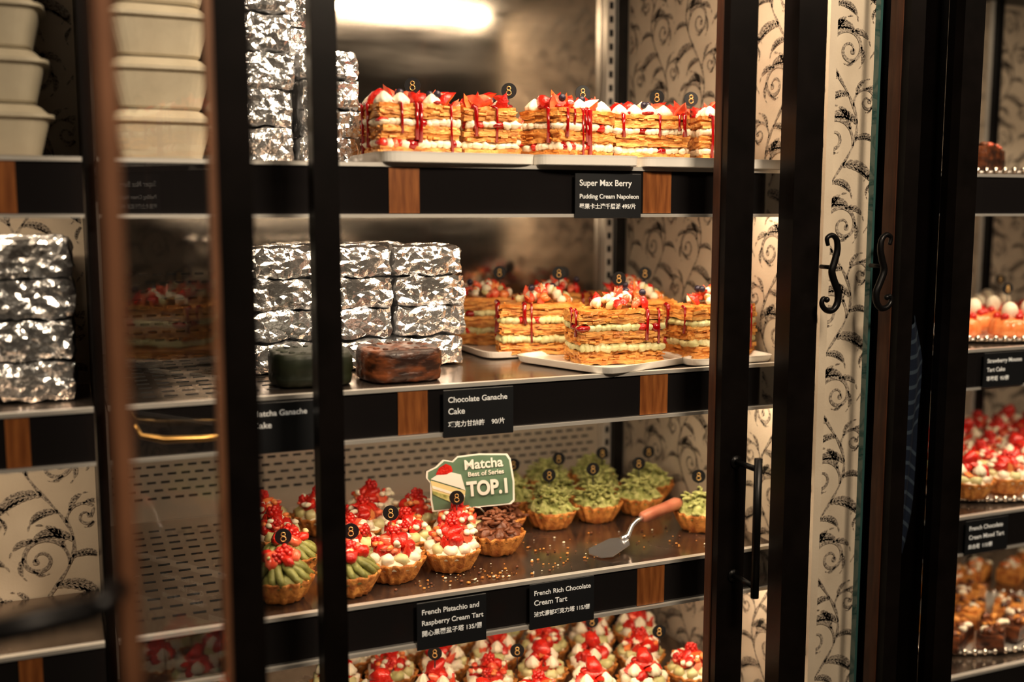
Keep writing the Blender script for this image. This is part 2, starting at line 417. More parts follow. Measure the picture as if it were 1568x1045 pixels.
mb = MB(); mb.tube([(.07, 1.25, -.238), (.075, 1.245, -.25), (.10, 1.243, -.256), (.14, 1.243, -.258), (.20, 1.25, -.259)], [.002, .003, .0045, .004, .003], 'brass', 10)
mb.tube([(.20, 1.25, -.259), (.20, 1.292, -.259)], .003, 'brass'); place('brass_lever', mb)

# ------------------------------------------------------------------ RIGHT CASE
mb = MB()
mb.box(1.145, 2.6, 1.16, 2.2, -1.5, -.98, 'frame'); mb.box(1.145, 2.6, 1.16, 2.2, .46, .95, 'frame')
mb.box(1.137, 1.15, 1.245, 2.2, -.98, .46, 'frame'); mb.box(2.58, 2.6, 1.16, 2.2, -.98, .46, 'frame')
mb.box(1.10, 1.225, 1.236, 1.244, -.98, .46, 'frame')
case2 = place('display_case', mb)
mb = MB(); mb.box(1.15, 2.58, YB, YB+.02, -.98, .46, 'paper'); place('rear_panel', mb, parent=case2)
wallpaper('rear_wallpaper_print', 1.3, 2.56, -.95, .45, lambda u, v: (u, YB-.001, v), case2, cu=.116)
mb = MB(); mb.box(1.90, 1.912, YB-.024, YB-.002, -.98, .46, 'chrome'); mb.box(1.915, 1.935, YB-.03, YB-.002, -.98, .46, 'black')
place('shelf_upright', mb, parent=case2)
mb = MB(); stile(mb, 1.097, 1.123, 1.175, 1.215, 'L'); stile(mb, 1.195, 1.233, 1.175, 1.205)
mb.add([(1.123, 1.192, -.98), (1.20, 1.192, -.98), (1.20, 1.192, .46), (1.123, 1.192, .46)], [(0, 1, 2, 3)], 'dglass'); place('cabinet_door_frame', mb)
mb = MB(); mb.add([(1.26, 1.188, -.9), (2.5, 1.188, -.9), (2.5, 1.188, .4), (1.26, 1.188, .4)], [(0, 1, 2, 3)], 'glass'); mb.box(1.255, 2.58, 1.175, 1.215, .40, .46, 'frame'); mb.box(1.255, 2.58, 1.175, 1.215, -.98, -.9, 'frame')
stile(mb, 2.53, 2.58, 1.175, 1.215); place('glass_door', mb)
for i, zz in enumerate(Z):
    mb = MB(); mb.box(1.275, 2.55, YF, YB-.03, -.008, 0, 'shelf'); mb.box(1.275, 2.55, YF-.006, YF-.001, -.062, -.0035, 'rail')
    mb.box(1.275, 2.55, YF-.009, YF+.001, -.0035, .0015, 'chrome'); mb.box(1.275, 2.55, YF-.01, YF-.001, -.066, -.062, 'chrome')
    part('shelf_%d' % (i+1), mb, zz-(.02 if i == 3 else 0), case2)
# reflection of a striped shirt, modelled as fabric behind the smoked pane
mb = MB(); vs = []; NU, NV = 24, 60
for j in range(NV+1):
    for i in range(NU+1):
        u = i/NU; v = j/NV; hw = .040*(1-.55*v**2.4)*(.72+.28*min(1, v*5))*(1+.08*math.sin(v*9)); cx = 1.156+.008*math.sin(v*3)
        vs.append((cx+(u-.5)*2*hw, 1.222+.003*math.sin(u*14+v*4)+.01*(u-.5)**2*4, -.17-.34*v+.016*(u-.5)**2*4*(1 if v < .5 else -1)))
for j in range(NV):
    for i in range(NU):
        a = j*(NU+1)+i; mb.add([vs[a], vs[a+1], vs[a+NU+2], vs[a+NU+1]], [(0, 1, 2, 3)], 'refl_stripe' if j % 4 == 0 else 'refl_cloth', True)
place('garment_reflection', mb)

# ------------------------------------------------------------------ FOOD PARTS
def strawberry(mb, c, r, rr, k=None):
    k = k or rr.choice(['berry', 'berry', 'berryl'])
    mb.ball(c, r, k, (1, .8, 1.2), (rr.uniform(.7, 2.4), rr.uniform(-1, 1), rr.uniform(0, 6)), -.3, nz=.18)
def wedge(mb, c, r, rr):
    T = Matrix.Translation(c) @ Euler((rr.uniform(-1, 1), rr.uniform(-1, 1), rr.uniform(0, 6.3))).to_matrix().to_4x4()
    vs = [(0, 0, r*1.3)]; n = 5
    for lev, (q, z) in enumerate(((.7, .55), (.95, -.1), (.8, -.8))):
        for i in range(n): t = -.9+1.8*i/(n-1); vs.append((r*q*math.cos(t), r*q*math.sin(t)*.9, r*z))
        vs.append((-.05*r, 0, r*z))
    m = n+1; sk = []; ct = []
    for i in range(n-1): sk.append((0, 1+i, 2+i))
    for l in range(2):
        for i in range(n-1): sk.append((1+l*m+i, 1+(l+1)*m+i, 2+(l+1)*m+i, 2+l*m+i))
        ct += [(1+l*m+n-1, 1+(l+1)*m+n-1, 1+(l+1)*m+n, 1+l*m+n), (1+l*m+n, 1+(l+1)*m+n, 1+(l+1)*m, 1+l*m)]
    ct += [(0, n, 1+n), (0, 1+n, 1), tuple(1+2*m+i for i in range(m))]
    mb.add(vs, sk, 'berry', True, T); mb.add(vs, ct, rr.choice(['berryl', 'orange', 'berryl']), False, T)
def rosette(mb, c, r, h, k, rr=None, fn=7):
    t = (rr or R).uniform(0, .3)
    mb.lathe([(r*.85, 0), (r, h*.18), (r*.92, h*.4), (r*.62, h*.66), (r*.3, h*.88), (r*.04, h)], k, c, 28, .13, fn, .12+t*.2)
def raspberry(mb, c, r, rr):
    for i in range(5):
        th = math.pi*(.15+.17*i)
        n = 1 if i == 0 else 6
        for j in range(n):
            a = j*6.283/n+i*.5
            mb.ball((c[0]+r*.8*math.sin(th)*math.cos(a), c[1]+r*.8*math.sin(th)*math.sin(a), c[2]+r*.9*math.cos(th)), r*.42, 'berry', ns=7, nr=5)
def strands(mb, k, rr, n, r, R0=.034, h0=.030, hh=.030):
    for i in range(n):
        a = rr.uniform(0, 6.283); q = rr.random()**.6; x = q*R0*math.cos(a); y = q*R0*math.sin(a); z = h0+hh*(1-q*q)*rr.uniform(.75, 1.1)
        d = rr.uniform(0, 6.283); P = []
        for t in range(5):
            P.append((x, y, z)); d += rr.uniform(.3, 1.0); x += .0042*math.cos(d); y += .0042*math.sin(d); z += rr.uniform(-.0012, .0022)
        mb.tube(P, [r*.7, r, r*1.1, r, r*.4], k, 6)
def napoleon(seed, kind, L=.122, W=.072):
    rr = random.Random(seed); mb = MB(); z = 0
    ck = 'cream' if kind == 'berry' else 'gcream'
    for lay in range(3):
        for s in range(4):
            dx = rr.uniform(-.005, .003); dy = rr.uniform(-.005, .003); th = rr.uniform(.0044, .0060)
            mb.rbox((rr.uniform(-.0015, .0015), rr.uniform(-.0015, .0015), z+.0024), (L+dx, W+dy, th), (28, 18, 1), .0024, 42, 'pastry' if not (lay == 2 and s == 3) else 'pastry_top', seed*7+lay*4+s, amp2=.0014)
            z += .0042
        for i in range(34):   # loose flakes at the faces
            side = rr.random() < .6; t = rr.uniform(-.47, .47)
            x, y = (t*L, -W/2-.0008) if side else (-L/2-.0008, t*W)
            w_ = rr.uniform(.004, .012); h_ = rr.uniform(.001, .003); zz = z-rr.uniform(.001, .016)
            T = Matrix.Translation((x, y, zz)) @ Euler((rr.uniform(-.5, .3), rr.uniform(-.12, .12), 0 if side else -1.57)).to_matrix().to_4x4()
            mb.box(-w_/2, w_/2, -.0014, .002, -h_/2, h_/2, rr.choice(['pastry', 'pastry_top']), T=T)
        if lay < 2:
            mb.box(-L/2+.006, L/2-.006, -W/2+.006, W/2-.006, z-.001, z+.0120, ck)
            p = 0; per = 2*(L+W)
            while p < per:
                if p < L: x, y = -L/2+p, -W/2
                elif p < L+W: x, y = L/2, -W/2+p-L
                elif p < 2*L+W: x, y = L/2-(p-L-W), W/2
                else: x, y = -L/2, W/2-(p-2*L-W)
                k = ck
                if rr.random() < .13: k = rr.choice(['berry', 'berryl', 'sauce'])
                rx = rr.uniform(.005, .010)
                mb.ball((x*.92+rr.uniform(-.001, .001), y*.88+rr.uniform(-.002, .001), z+.005+rr.uniform(-.001, .0012)), .0066, k, (rx/.0066, rx/.0066 if abs(abs(x)-L/2) < .001 else 1.05, rr.uniform(.75, .98)), nz=.28)
                p += rx*1.25
            z += .0105
    for i in range(7 if kind == 'berry' else 4):   # sauce drips
        fx = rr.random() < .65; t = rr.uniform(-.45, .45); l = rr.uniform(.02, .062)
        x, y = (t*L, -W/2-.002) if fx else (-L/2-.002, t*W)
        w_ = rr.uniform(.0012, .0026)
        mb.tube([(x, y+.006, z+.002), (x, y, z), (x, y-.0008, z-l*.5), (x+rr.uniform(-.002, .002), y, z-l)], [w_*1.6, w_*1.4, w_, w_*1.5], 'sauce', 7)
    if kind == 'berry':
        nn = 5
        for i in range(nn):
            x = -L/2+.012+i*(L-.024)/(nn-1)
            for y in (-W/2+.015, W/2-.015):
                if rr.random() < .6: rosette(mb, (x, y, z-.001), .0130, .018, 'cream', rr)
                else:
                    wedge(mb, (x, y, z+.008), .013, rr); wedge(mb, (x+.006, y+.004, z+.010), .011, rr)
            strawberry(mb, (x+rr.uniform(-.005, .005), rr.uniform(-.004, .010), z+.010), .012, rr)
            wedge(mb, (x+.008, rr.uniform(-.004, .012), z+.014), .011, rr)
        for i in range(5): mb.ball((rr.uniform(-.4, .4)*L, rr.uniform(-.35, .1)*W, z+.016), .0052, 'blue')
        for i in range(8): mb.ball((rr.uniform(-.45, .45)*L, rr.uniform(-.45, .45)*W, z+.004), .005, 'sauce', (1.6, 1.2, .6), (0, 0, rr.random()*3), nz=.2)
    else:
        for i in range(46):
            a = rr.uniform(0, 6.28); q = rr.random()**.6; x = q*math.cos(a)*.040+.008; y = q*math.sin(a)*.026+.004
            h = (1-q)*.018
            if rr.random() < .35: wedge(mb, (x, y, z+.007+h), rr.uniform(.007, .011), rr)
            else: mb.ball((x, y, z+.005+h), rr.uniform(.005, .008), rr.choice(['berryl', 'cream', 'cream', 'cream', 'gcream', 'orange']), (1.2, .9, .9), (rr.random()*3, rr.random()*3, rr.random()*3), nz=.3, ns=8, nr=6)
        for i in range(3): mb.ball((rr.uniform(-.02, .04), rr.uniform(-.02, .02), z+.024), .005, 'blue')
        for i in range(14): mb.ball((rr.uniform(-.48, .48)*L, rr.uniform(-.48, .48)*W, z+.002), .0018, 'pastry_top', ns=6, nr=4)
    return mb.mesh(kind+'_napoleon_slice')
def crust(mb):
    mb.lathe([(.024, 0), (.027, .001), (.031, .008), (.0355, .016), (.040, .026), (.0418, .031), (.0385, .030), (.036, .024)], 'crust', seg=96, fl=.060, fn=15, nz=.0028)
def tart(seed, kind):
    rr = random.Random(seed); mb = MB(); crust(mb)
    fill = {'raspberry': 'cream', 'pistachio': 'pist', 'chocolate': 'choc', 'matcha': 'matcha', 'strawberry': 'cream'}[kind]
    mb.lathe([(.0375, .022), (.036, .030), (.028, .036), (.012, .041), (.001, .042)], fill, seg=24, nz=.002)
    if kind in ('matcha', 'chocolate'):
        for ring, n, h in ((.025, 7, .026), (.010, 4, .034)):
            for i in range(n):
                a = i*6.283/n+ring*40
                rosette(mb, (ring*math.cos(a), ring*math.sin(a), h), .0125*rr.uniform(.9, 1.15), .018*rr.uniform(.85, 1.2), fill, rr, 6)
        strands(mb, fill, rr, 70, .0023 if kind == 'matcha' else .0028)
    elif kind == 'pistachio':
        for i in range(13):
            a = i*6.283/13+rr.uniform(-.1, .1); P = []
            for t in range(7):
                u = t/6; rad = .004+.036*u; P.append((rad*math.cos(a+u*.5), rad*math.sin(a+u*.5), .050-.018*u*u-.004*u+rr.uniform(-.001, .001)))
            mb.tube(P, [.0045, .005, .0052, .0055, .0055, .005, .0035], 'pist', 8)
        for b in range(5): strawberry(mb, (.017*math.cos(b*1.257), .017*math.sin(b*1.257), .054), rr.uniform(.008, .011), rr)
        raspberry(mb, (.002, -.004, .060), .010, rr); raspberry(mb, (-.010, .004, .058), .009, rr)
        for i in range(8): mb.ball((rr.uniform(-.02, .02), rr.uniform(-.02, .02), .060), .004, rr.choice(['cream', 'berryl', 'gcream']), (1.2, 1, .8), nz=.3, ns=7, nr=5)
    else:
        for i in range(9):
            a = i*6.283/9; mb.ball((.028*math.cos(a), .028*math.sin(a), .034), .0105, 'cream' if rr.random() < .62 else 'gcream', (1, 1, .85), nz=.3)
        for i in range(9):
            a = i*6.283/9+.3; (wedge if rr.random() < .6 else strawberry)(mb, (.019*math.cos(a), .019*math.sin(a), .044+rr.uniform(-.002, .003)), rr.uniform(.010, .014), rr)
        for i in range(5):
            a = i*1.257; (wedge if rr.random() < .6 else strawberry)(mb, (.009*math.cos(a), .009*math.sin(a), .055), rr.uniform(.009, .013), rr)
        if kind == 'raspberry':
            raspberry(mb, (.0, -.002, .065), .009, rr); raspberry(mb, (.02, -.012, .052), .008, rr)
            for i in range(24): mb.ball((rr.uniform(-.028, .028), rr.uniform(-.030, .02), .050+rr.uniform(-.004, .008)), .0048, rr.choice(['berryl', 'cream', 'cream', 'orange']), (1.2, 1, .8), nz=.3, ns=7, nr=5)
        else:
            strawberry(mb, (0, 0, .068), .014, rr, 'berry')
            for i in range(4): rosette(mb, (.022*math.cos(i*1.57+.8), .022*math.sin(i*1.57+.8), .044), .011, .018, 'cream', rr)
    return mb.mesh(kind+'_tart')
NB = [napoleon(i+1, 'berry', .114, .072) for i in range(4)]; NM = [napoleon(i+11, 'matcha') for i in range(3)]
TT = {k: [tart(i*3+5, k) for i in range(3)] for k in ('raspberry', 'pistachio', 'chocolate', 'matcha', 'strawberry')}

def pick_mesh():
    mb = MB(); T = Matrix.Rotation(math.pi/2, 4, 'X')
    mb.lathe([(.0108, -.0008), (.0111, 0), (.0108, .0008)], 'tag', seg=28, T=T, smooth=False)
    for cz, r in ((-.003, .0034), (.0033, .0026)):
        mb.tube([(r*math.cos(a*.4488), -.001, cz+r*math.sin(a*.4488)) for a in range(15)], .0008, 'gold', 6)
    mb.tube([(0, 0, -.010), (0, 0, -.035)], .0008, 'tag', 6)
    return mb.mesh('number_pick')
PK = pick_mesh()
def pick(x, y, z): place('number_pick', PK, (x, y, z), R.uniform(-.55, -.15))

def plate(x, y, z, w, d, rz=0, hh=1, wall=.003):
    mb = MB(); ins = []
    for (a, h) in ((-wall-.001, 0), (-wall, .001), (-.0005, .008), (0, .0100), (-.004, .0100), (-.010, .004), (-.014, .0035)):
        ins.append((w/2+a, d/2+a, h*(hh if h > .0045 else 1)))
    vs = []; fs = []; n = 40
    for (hw, hd, h) in ins:
        for i in range(n):
            t = 2*math.pi*i/n; c, s_ = math.cos(t), math.sin(t); e = .22
            vs.append((hw*math.copysign(abs(c)**e, c), hd*math.copysign(abs(s_)**e, s_), h))
    for k in range(len(ins)-1):
        for i in range(n): j = (i+1) % n; fs.append((k*n+i, k*n+j, (k+1)*n+j, (k+1)*n+i))
    fs.append(tuple(range(n-1, -1, -1))); fs.append(tuple((len(ins)-1)*n+i for i in range(n)))
    mb.add(vs, fs, 'plate', False); return place('serving_plate', mb, (x, y, z+.0018), rz)

# shelf 1 napoleons
for (x, y, w, d, rz) in ((.475, 1.365, .215, .17, .03), (.660, 1.355, .150, .17, -.08), (.808, 1.36, .138, .17, 0), (.932, 1.37, .104, .17, .0)):
    plate(x, y, Z[0], w, d, rz, 1.35, .001)
for i, (x, y, rz) in enumerate(((.435, 1.37, .10), (.548, 1.400, 1.42), (.660, 1.355, .36), (.800, 1.390, -.16), (.918, 1.385, 1.30))):
    place('berry_napoleon_slice', NB[i % 4], (x, y, Z[0]+.0065), rz)
for i, (x, y) in enumerate(((.50, 1.62), (.66, 1.62), (.82, 1.62))): place('berry_napoleon_slice', NB[(i+1) % 3], (x, y, Z[0]+.0005), .2*i)
for (x, y) in ((.455, 1.42), (.60, 1.425), (.71, 1.41), (.84, 1.42), (.90, 1.42)): pick(x, y, Z[0]+.112)

# shelf 2 napoleons
for (x, y, w, d, rz) in ((.69, 1.60, .20, .22, .0), (.745, 1.40, .20, .20, .35), (.91, 1.40, .15, .20, .0), (.88, 1.64, .16, .2, 0)): plate(x, y, Z[1], w, d, rz)
for i, (x, y, rz) in enumerate(((.650, 1.66, -.35), (.690, 1.515, -.30), (.748, 1.378, -.15), (.918, 1.385, .16), (.855, 1.515, -.3), (.79, 1.68, .1), (.92, 1.66, .1))):
    place('matcha_napoleon_slice', NM[i % 3], (x, y, Z[1]+.0068), rz, scale=1.06)
for (x, y, h) in ((.69, 1.68, .122), (.745, 1.56, .126), (.795, 1.45, .122), (.905, 1.56, .122), (.82, 1.70, .118)): pick(x, y, Z[1]+h)

# foil-wrapped boxes
def foil(seed, w, d, h, a=.0052, a2=.0036):
    mb = MB(); mb.rbox((0, 0, h/2), (w, d, h*1.0), (16, 16, 7), a, 42, 'foil', seed, False, .45, amp2=a2)
    mb.rbox((0, 0, h+.001), (w*.8, .016, .005), (14, 4, 2), .003, 70, 'foil', seed+3)
    return mb.mesh('foil_wrapped_box')
FA = [foil(i+20, .106, .10, .042) for i in range(4)]; FB = [foil(i+40, .080, .09, .036, .0042, .003) for i in range(3)]; FC = [foil(i+60, .086, .09, .0465, .0042, .003) for i in range(3)]
k = 0
for (x, y, n) in ((.495, 1.515, 4), (.385, 1.51, 4), (.275, 1.52, 4), (.45, 1.63, 4), (.335, 1.63, 4)):
    for i in range(n):
        place('foil_wrapped_box', FA[k % 4], (x+R.uniform(-.004, .004), y+R.uniform(-.003, .003), Z[1]+.002+i*.0437), R.uniform(-.06, .06)+(math.pi if k % 2 else 0)); k += 1
for i in range(4): place('foil_wrapped_box', FB[k % 3], (.340+R.uniform(-.003, .003), 1.46, Z[0]+.002+i*.0378), R.uniform(-.05, .05)); k += 1
for (x, y, n) in ((.253, 1.46, 7), (.30, 1.565, 7)):
    for i in range(n): place('foil_wrapped_box', FC[k % 3], (x+R.uniform(-.004, .004), y, Z[0]+.002+i*.0485), R.uniform(-.06, .06)+(math.pi if k % 2 else 0)); k += 1
for x in (-.030, -.122, -.214):  # left bay boxes stand in for the foil stack's reflection in glass
    for i in range(4): place('foil_wrapped_box', FC[k % 3], (x+R.uniform(-.002, .002), 1.405, Z[1]+.002+i*.0485), R.uniform(-.04, .04)+(math.pi if k % 2 else 0)); k += 1

# ganache cakes
def cake(k1):
    mb = MB(); prof = [(.047, 0), (.051, .003), (.052, .012), (.0505, .016), (.052, .020), (.052, .036), (.050, .042), (.046, .0435), (.01, .043), (.001, .043)]
    mb.lathe(prof, k1, seg=96, se=3.6, nz=.0022)
    for i in range(16): a = i*.393; mb.ball((.038*math.cos(a), .036*math.sin(a), .0435), .0035, 'cake' if k1 == 'cake' else 'gcake', (1.6, 1, .5), (0, 0, a), nz=.2)
    return mb
place('chocolate_ganache_cake', cake('cake'), (.416, 1.375, Z[1]+.001), .06)
place('matcha_ganache_cake', cake('gcake'), (.298, 1.385, Z[1]+.001), -.05)

# foam containers
def foam_mesh():
    mb = MB(); prof = [(.047, .0), (.050, .003), (.060, .042), (.066, .045), (.066, .049), (.060, .050), (.052, .058), (.048, .060)]
    vs = []; fs = []; n = 32
    for r, h in prof:
        for i in range(n):
            t = 2*math.pi*(i+.5)/n; c, s_ = math.cos(t), math.sin(t)
            vs.append((r*math.copysign(abs(c)**.35, c), r*.9*math.copysign(abs(s_)**.35, s_), h))
    for q in range(len(prof)-1):
        for i in range(n): j = (i+1) % n; fs.append((q*n+i, q*n+j, (q+1)*n+j, (q+1)*n+i))
    fs.append(tuple(range(n-1, -1, -1))); fs.append(tuple((len(prof)-1)*n+i for i in range(n)))
    mb.add(vs, fs, 'foam', False); return mb.mesh('foam_takeout_container')
FM = foam_mesh()
for (x, y) in ((.122, 1.40), (-.066, 1.39)):  # second stack stands in for trays reflected in the left glass
    for i in range(6): place('foam_takeout_container', FM, (x+R.uniform(-.003, .003), y, Z[0]+.002+i*.0612), R.uniform(-.04, .04))

# shelf 3 tarts
S3 = Z[2]+.001
def tt(k, x, y, z=S3, s=1): place(k+'_tart', R.choice(TT[k]), (x, y, z), R.uniform(0, 6.28), scale=s)
for x, y in ((.494, 1.385), (.407, 1.375), (.452, 1.462), (.365, 1.462), (.537, 1.472) , (.41, 1.545), (.497, 1.555), (.36, 1.63), (.445, 1.635), (.275, 1.64), (.275, 1.545)): tt('raspberry', x, y)
for x, y in ((.335, 1.348), (.249, 1.36), (.277, 1.447)): tt('pistachio', x, y)
for x, y in ((.582, 1.43), (.62, 1.51), (.585, 1.585)): tt('chocolate', x, y)
for x, y in ((.712, 1.515), (.797, 1.52), (.882, 1.53), (.945, 1.60), (.675, 1.60), (.76, 1.605), (.85, 1.615), (.925, 1.41), (.70, 1.69), (.79, 1.70), (.88, 1.70)): tt('matcha', x, y)
for (x, y, h) in ((.715, 1.53, .080), (.80, 1.54, .080), (.89, 1.545, .080), (.935, 1.43, .080), (.69, 1.62, .080), (.78, 1.63, .080), (.87, 1.64, .080), (.95, 1.615, .080), (.41, 1.40, .086), (.53, 1.46, .080), (.255, 1.375, .078), (.345, 1.37, .076)): pick(x, y, S3+h)
# shelf 4
for j, y in enumerate((1.40, 1.49, 1.58, 1.67)):
    for i in range(7):
        if .37+i*.09+(.045 if j % 2 else 0) < .945: tt('strawberry' if (i+j) % 3 else 'raspberry', .37+i*.09+(.045 if j % 2 else 0), y, Z[3]+.001)
for x, y in ((.62, 1.44), (.78, 1.5), (.86, 1.42), (.5, 1.48)): pick(x, y, Z[3]+.095)
# crumbs on shelf
mb = MB()
for i in range(150):
    x = R.gauss(.52, .07); y = 1.315+abs(R.gauss(0, .03))
    if i > 90: x = R.uniform(.62, .9); y = R.uniform(1.33, 1.46)
    mb.ball((x, y, .001), R.uniform(.0007, .0022), R.choice(['crust', 'pastry_top', 'cream', 'choc']), (1.3, 1, .7), ns=6, nr=4)
place('pastry_crumbs', mb, (0, 0, Z[2]+.0008))

# cake server
mb = MB()
bl = [(0, -.012), (.012, -.024), (.055, -.02), (.07, -.004), (.07, .004), (.055, .02), (.012, .024), (0, .012)]
zb = lambda x: .001+.012*(x/.07)
vs = [(x, y, zb(x)) for x, y in bl]+[(x, y, zb(x)+.0015) for x, y in bl]; n = len(bl)
mb.add(vs, [tuple(range(n-1, -1, -1)), tuple(range(n, 2*n))]+[(i, (i+1) % n, n+(i+1) % n, n+i) for i in range(n)], 'blade')
mb.tube([(.060, 0, .013), (.074, 0, .016), (.084, 0, .030), (.095, 0, .036), (.112, 0, .0385)], [.006, .0045, .0035, .0035, .0045], 'blade', 10)
mb.tube([(.106, 0, .038), (.110, 0, .0385), (.128, 0, .040), (.16, 0, .042), (.19, 0, .044), (.20, 0, .0445)], [.006, .0085, .0095, .009, .0105, .007], 'handle', 14)
place('cake_server', mb, (.705, 1.348, Z[2]+.0008), .36)

# ------------------------------------------------------------------ PRICE TAGS
def tag(x0, x1, z0, z1, lines, y=YF-.011):
    w = x1-x0; h = z1-z0; mb = MB(); mb.box(0, w, 0, .0018, 0, h, 'tag', bev=.0006)
    t = place('price_tag', mb, (x0, y-.004, z0)); t.rotation_euler = (0, 0, R.uniform(-.01, .01))
    zz = h-.0165
    for s, size in lines:
        text(s, size, (.006, -.0006, zz), t, name='lettering', bold=.00015); zz -= size*1.3+.002
    return t
tag(.637, .737, -.008, .052, (('Super Max Berry', .0115), ('Pudding Cream Napoleon', .0086), ('莓果卡士達千層派 495/片', .0078)))
tag(.449, .547, -.292, -.229, (('Chocolate Ganache', .0104), ('Cake', .0112), ('巧克力甘納許    90/片', .0085)))
tag(.410, .508, -.575, -.510, (('French Pistachio and', .0098), ('Raspberry Cream Tart', .0095), ('開心果覆盆子塔 135/個', .0085)))
tag(.572, .671, -.572, -.507, (('French Rich Chocolate', .0094), ('Cream Tart', .0105), ('法式濃郁巧克力塔 115/個', .0078)))
tag(.200, .283, -.292, -.229, (('Matcha Ganache', .0098), ('Cake', .0105)))
tag(1.385, 1.475, -.287, -.229, (('Strawberry Mousse', .0098), ('Tart Cake', .0098), ('草莓塔  95/個', .0085)))
tag(1.365, 1.46, -.568, -.510, (('French Chocolate', .0105), ('Cream Mixed Tart', .0105), ('綜合塔  115/個', .0085)))

# ------------------------------------------------------------------ MATCHA SIGN
mb = MB()
def flat(pts, k, y, d=.0006):
    n = len(pts); vs = [(x, y, z) for x, z in pts]+[(x, y+d, z) for x, z in pts]
    mb.add(vs, [tuple(range(n)), tuple(range(2*n-1, n-1, -1))]+[(i, n+i, n+(i+1) % n, (i+1) % n) for i in range(n)], k)
out = [(-.060, .002), (.060, .005), (.066, .010), (.067, .040), (.063, .075), (.058, .083), (.015, .086), (-.018, .084), (-.026, .077), (-.040, .080), (-.052, .070), (-.066, .064), (-.067, .054), (-.061, .046), (-.062, .02)]
flat(out, 'signw', 0, .0015)
inn = [(x*.955, .043+(z-.043)*.94) for x, z in out]; flat(inn, 'signg', -.0007)
flat([(-.060, .050), (-.018, .034), (-.008, .031), (-.012, .012), (-.030, .016), (-.058, .030)], 'signy', -.0014)
flat([(-.060, .052), (-.040, .064), (-.014, .056), (-.008, .031), (-.018, .036)], 'signw', -.0021)
flat([(-.058, .042), (-.018, .026), (-.009, .024), (-.010, .021), (-.018, .022), (-.058, .038)], 'signw', -.0021)
flat([(-.058, .034), (-.018, .019), (-.010, .017), (-.012, .012), (-.030, .014), (-.058, .029)], 'matcha', -.0021)
flat([(-.052, .058), (-.047, .068), (-.036, .074), (-.028, .070), (-.026, .062), (-.036, .058)], 'berry', -.0028)
mb.tube([(0, .003, .004), (0, .003, -.035)], .0016, 'chrome', 8)
for s_ in (-1, 1): mb.tube([(s_*.018, .0, -.004), (s_*.012, -.006, .004), (s_*.004, -.006, .006), (0, 0, .004)], .0012, 'chrome', 6)
sign = place('matcha_sign', mb, (.558, 1.47, -.449), rot=(-.08, -.04, -.28))
text('Matcha', .0205, (.021, -.003, .064), sign, 'signw', align='CENTER', rot=(math.pi/2, -.03, 0), bold=.0005)
text('Best of Series', .010, (.024, -.003, .053), sign, 'signw', align='CENTER', rot=(math.pi/2, -.03, 0), bold=.0002)
text('TOP.1', .030, (.027, -.004, .024), sign, 'signw', align='CENTER', rot=(math.pi/2, -.03, 0), bold=.0012, sx=.82)

# ------------------------------------------------------------------ RIGHT CASE FOOD
def beaded_tray(x, y, z, r=.15, ry=.10):
    mb = MB(); vs = []; n = 64
    prof = [(.86, 0), (.98, .004), (1, .008), (.97, .008), (.85, .003)]
    for a, h in prof:
        for i in range(n): t = 6.2832*i/n; vs.append((a*r*math.cos(t), a*ry*math.sin(t), h))
    fs = [(k*n+i, k*n+(i+1) % n, (k+1)*n+(i+1) % n, (k+1)*n+i) for k in range(4) for i in range(n)]
    fs += [tuple(range(n-1, -1, -1)), tuple(4*n+i for i in range(n))]; mb.add(vs, fs, 'chrome', True)
    for i in range(72): t = 6.2832*i/72; mb.ball((r*math.cos(t), ry*math.sin(t), .009), .0055, 'bead', ns=8, nr=5)
    place('beaded_tray', mb, (x, y, z+.0008))
for z in Z[:3]: beaded_tray(1.60, 1.43, z, .21, .12)
beaded_tray(1.60, 1.45, Z[3]-.02, .24, .13)
def brownie(seed, top, body='cake', h=.028):
    rr = random.Random(seed); mb = MB()
    mb.rbox((0, 0, h/2), (.10, .045, h), (14, 8, 4), .003, 50, body, seed, True, .3)
    for i in range(16): mb.ball((rr.uniform(-.045, .045), rr.uniform(-.018, .018), h+.003), rr.uniform(.004, .008), rr.choice(top), (1.4, .9, .8), (0, 0, rr.random()*6), nz=.3, ns=8, nr=5)
    return mb
for i, (x, y, rz) in enumerate(((1.475, 1.40, .5), (1.545, 1.45, .6), (1.615, 1.38, .4), (1.69, 1.44, .5))):
    place('chocolate_brownie', brownie(i, ['choc', 'cake', 'choc', 'berryl'], 'cake', .042), (x, y, Z[0]+.0095), rz)
for i, (x, y, rz) in enumerate(((1.46, 1.39, .5), (1.53, 1.37, .7), (1.60, 1.38, .4), (1.49, 1.46, .5), (1.57, 1.46, .6), (1.66, 1.45, .6), (1.64, 1.53, .5))):
    place('almond_eclair', brownie(i+20, ['cream', 'crust', 'choc', 'choc', 'cake'], 'cake' if i < 3 else 'crust'), (x, y, Z[3]-.011), rz)
for i in range(6): place('almond_eclair', brownie(i+30, ['cream', 'crust', 'orange', 'cream'], 'crust'), (1.56+i*.075, 1.62+.03*(i % 2), Z[3]-.019), .5)
def pudding(seed):
    mb = MB(); mb.lathe([(.03, 0), (.034, .004), (.030, .024), (.024, .030), (.001, .031)], 'orange', seg=40, fl=.05, fn=12)
    mb.ball((0, 0, .042), .014, 'cream', (1, 1, 1.2))
    for i in range(5): mb.ball((.02*math.cos(i*1.26), .02*math.sin(i*1.26), .033), .007, 'berry', nz=.1)
    return mb.mesh('glazed_pudding_tart')
PD = pudding(1)
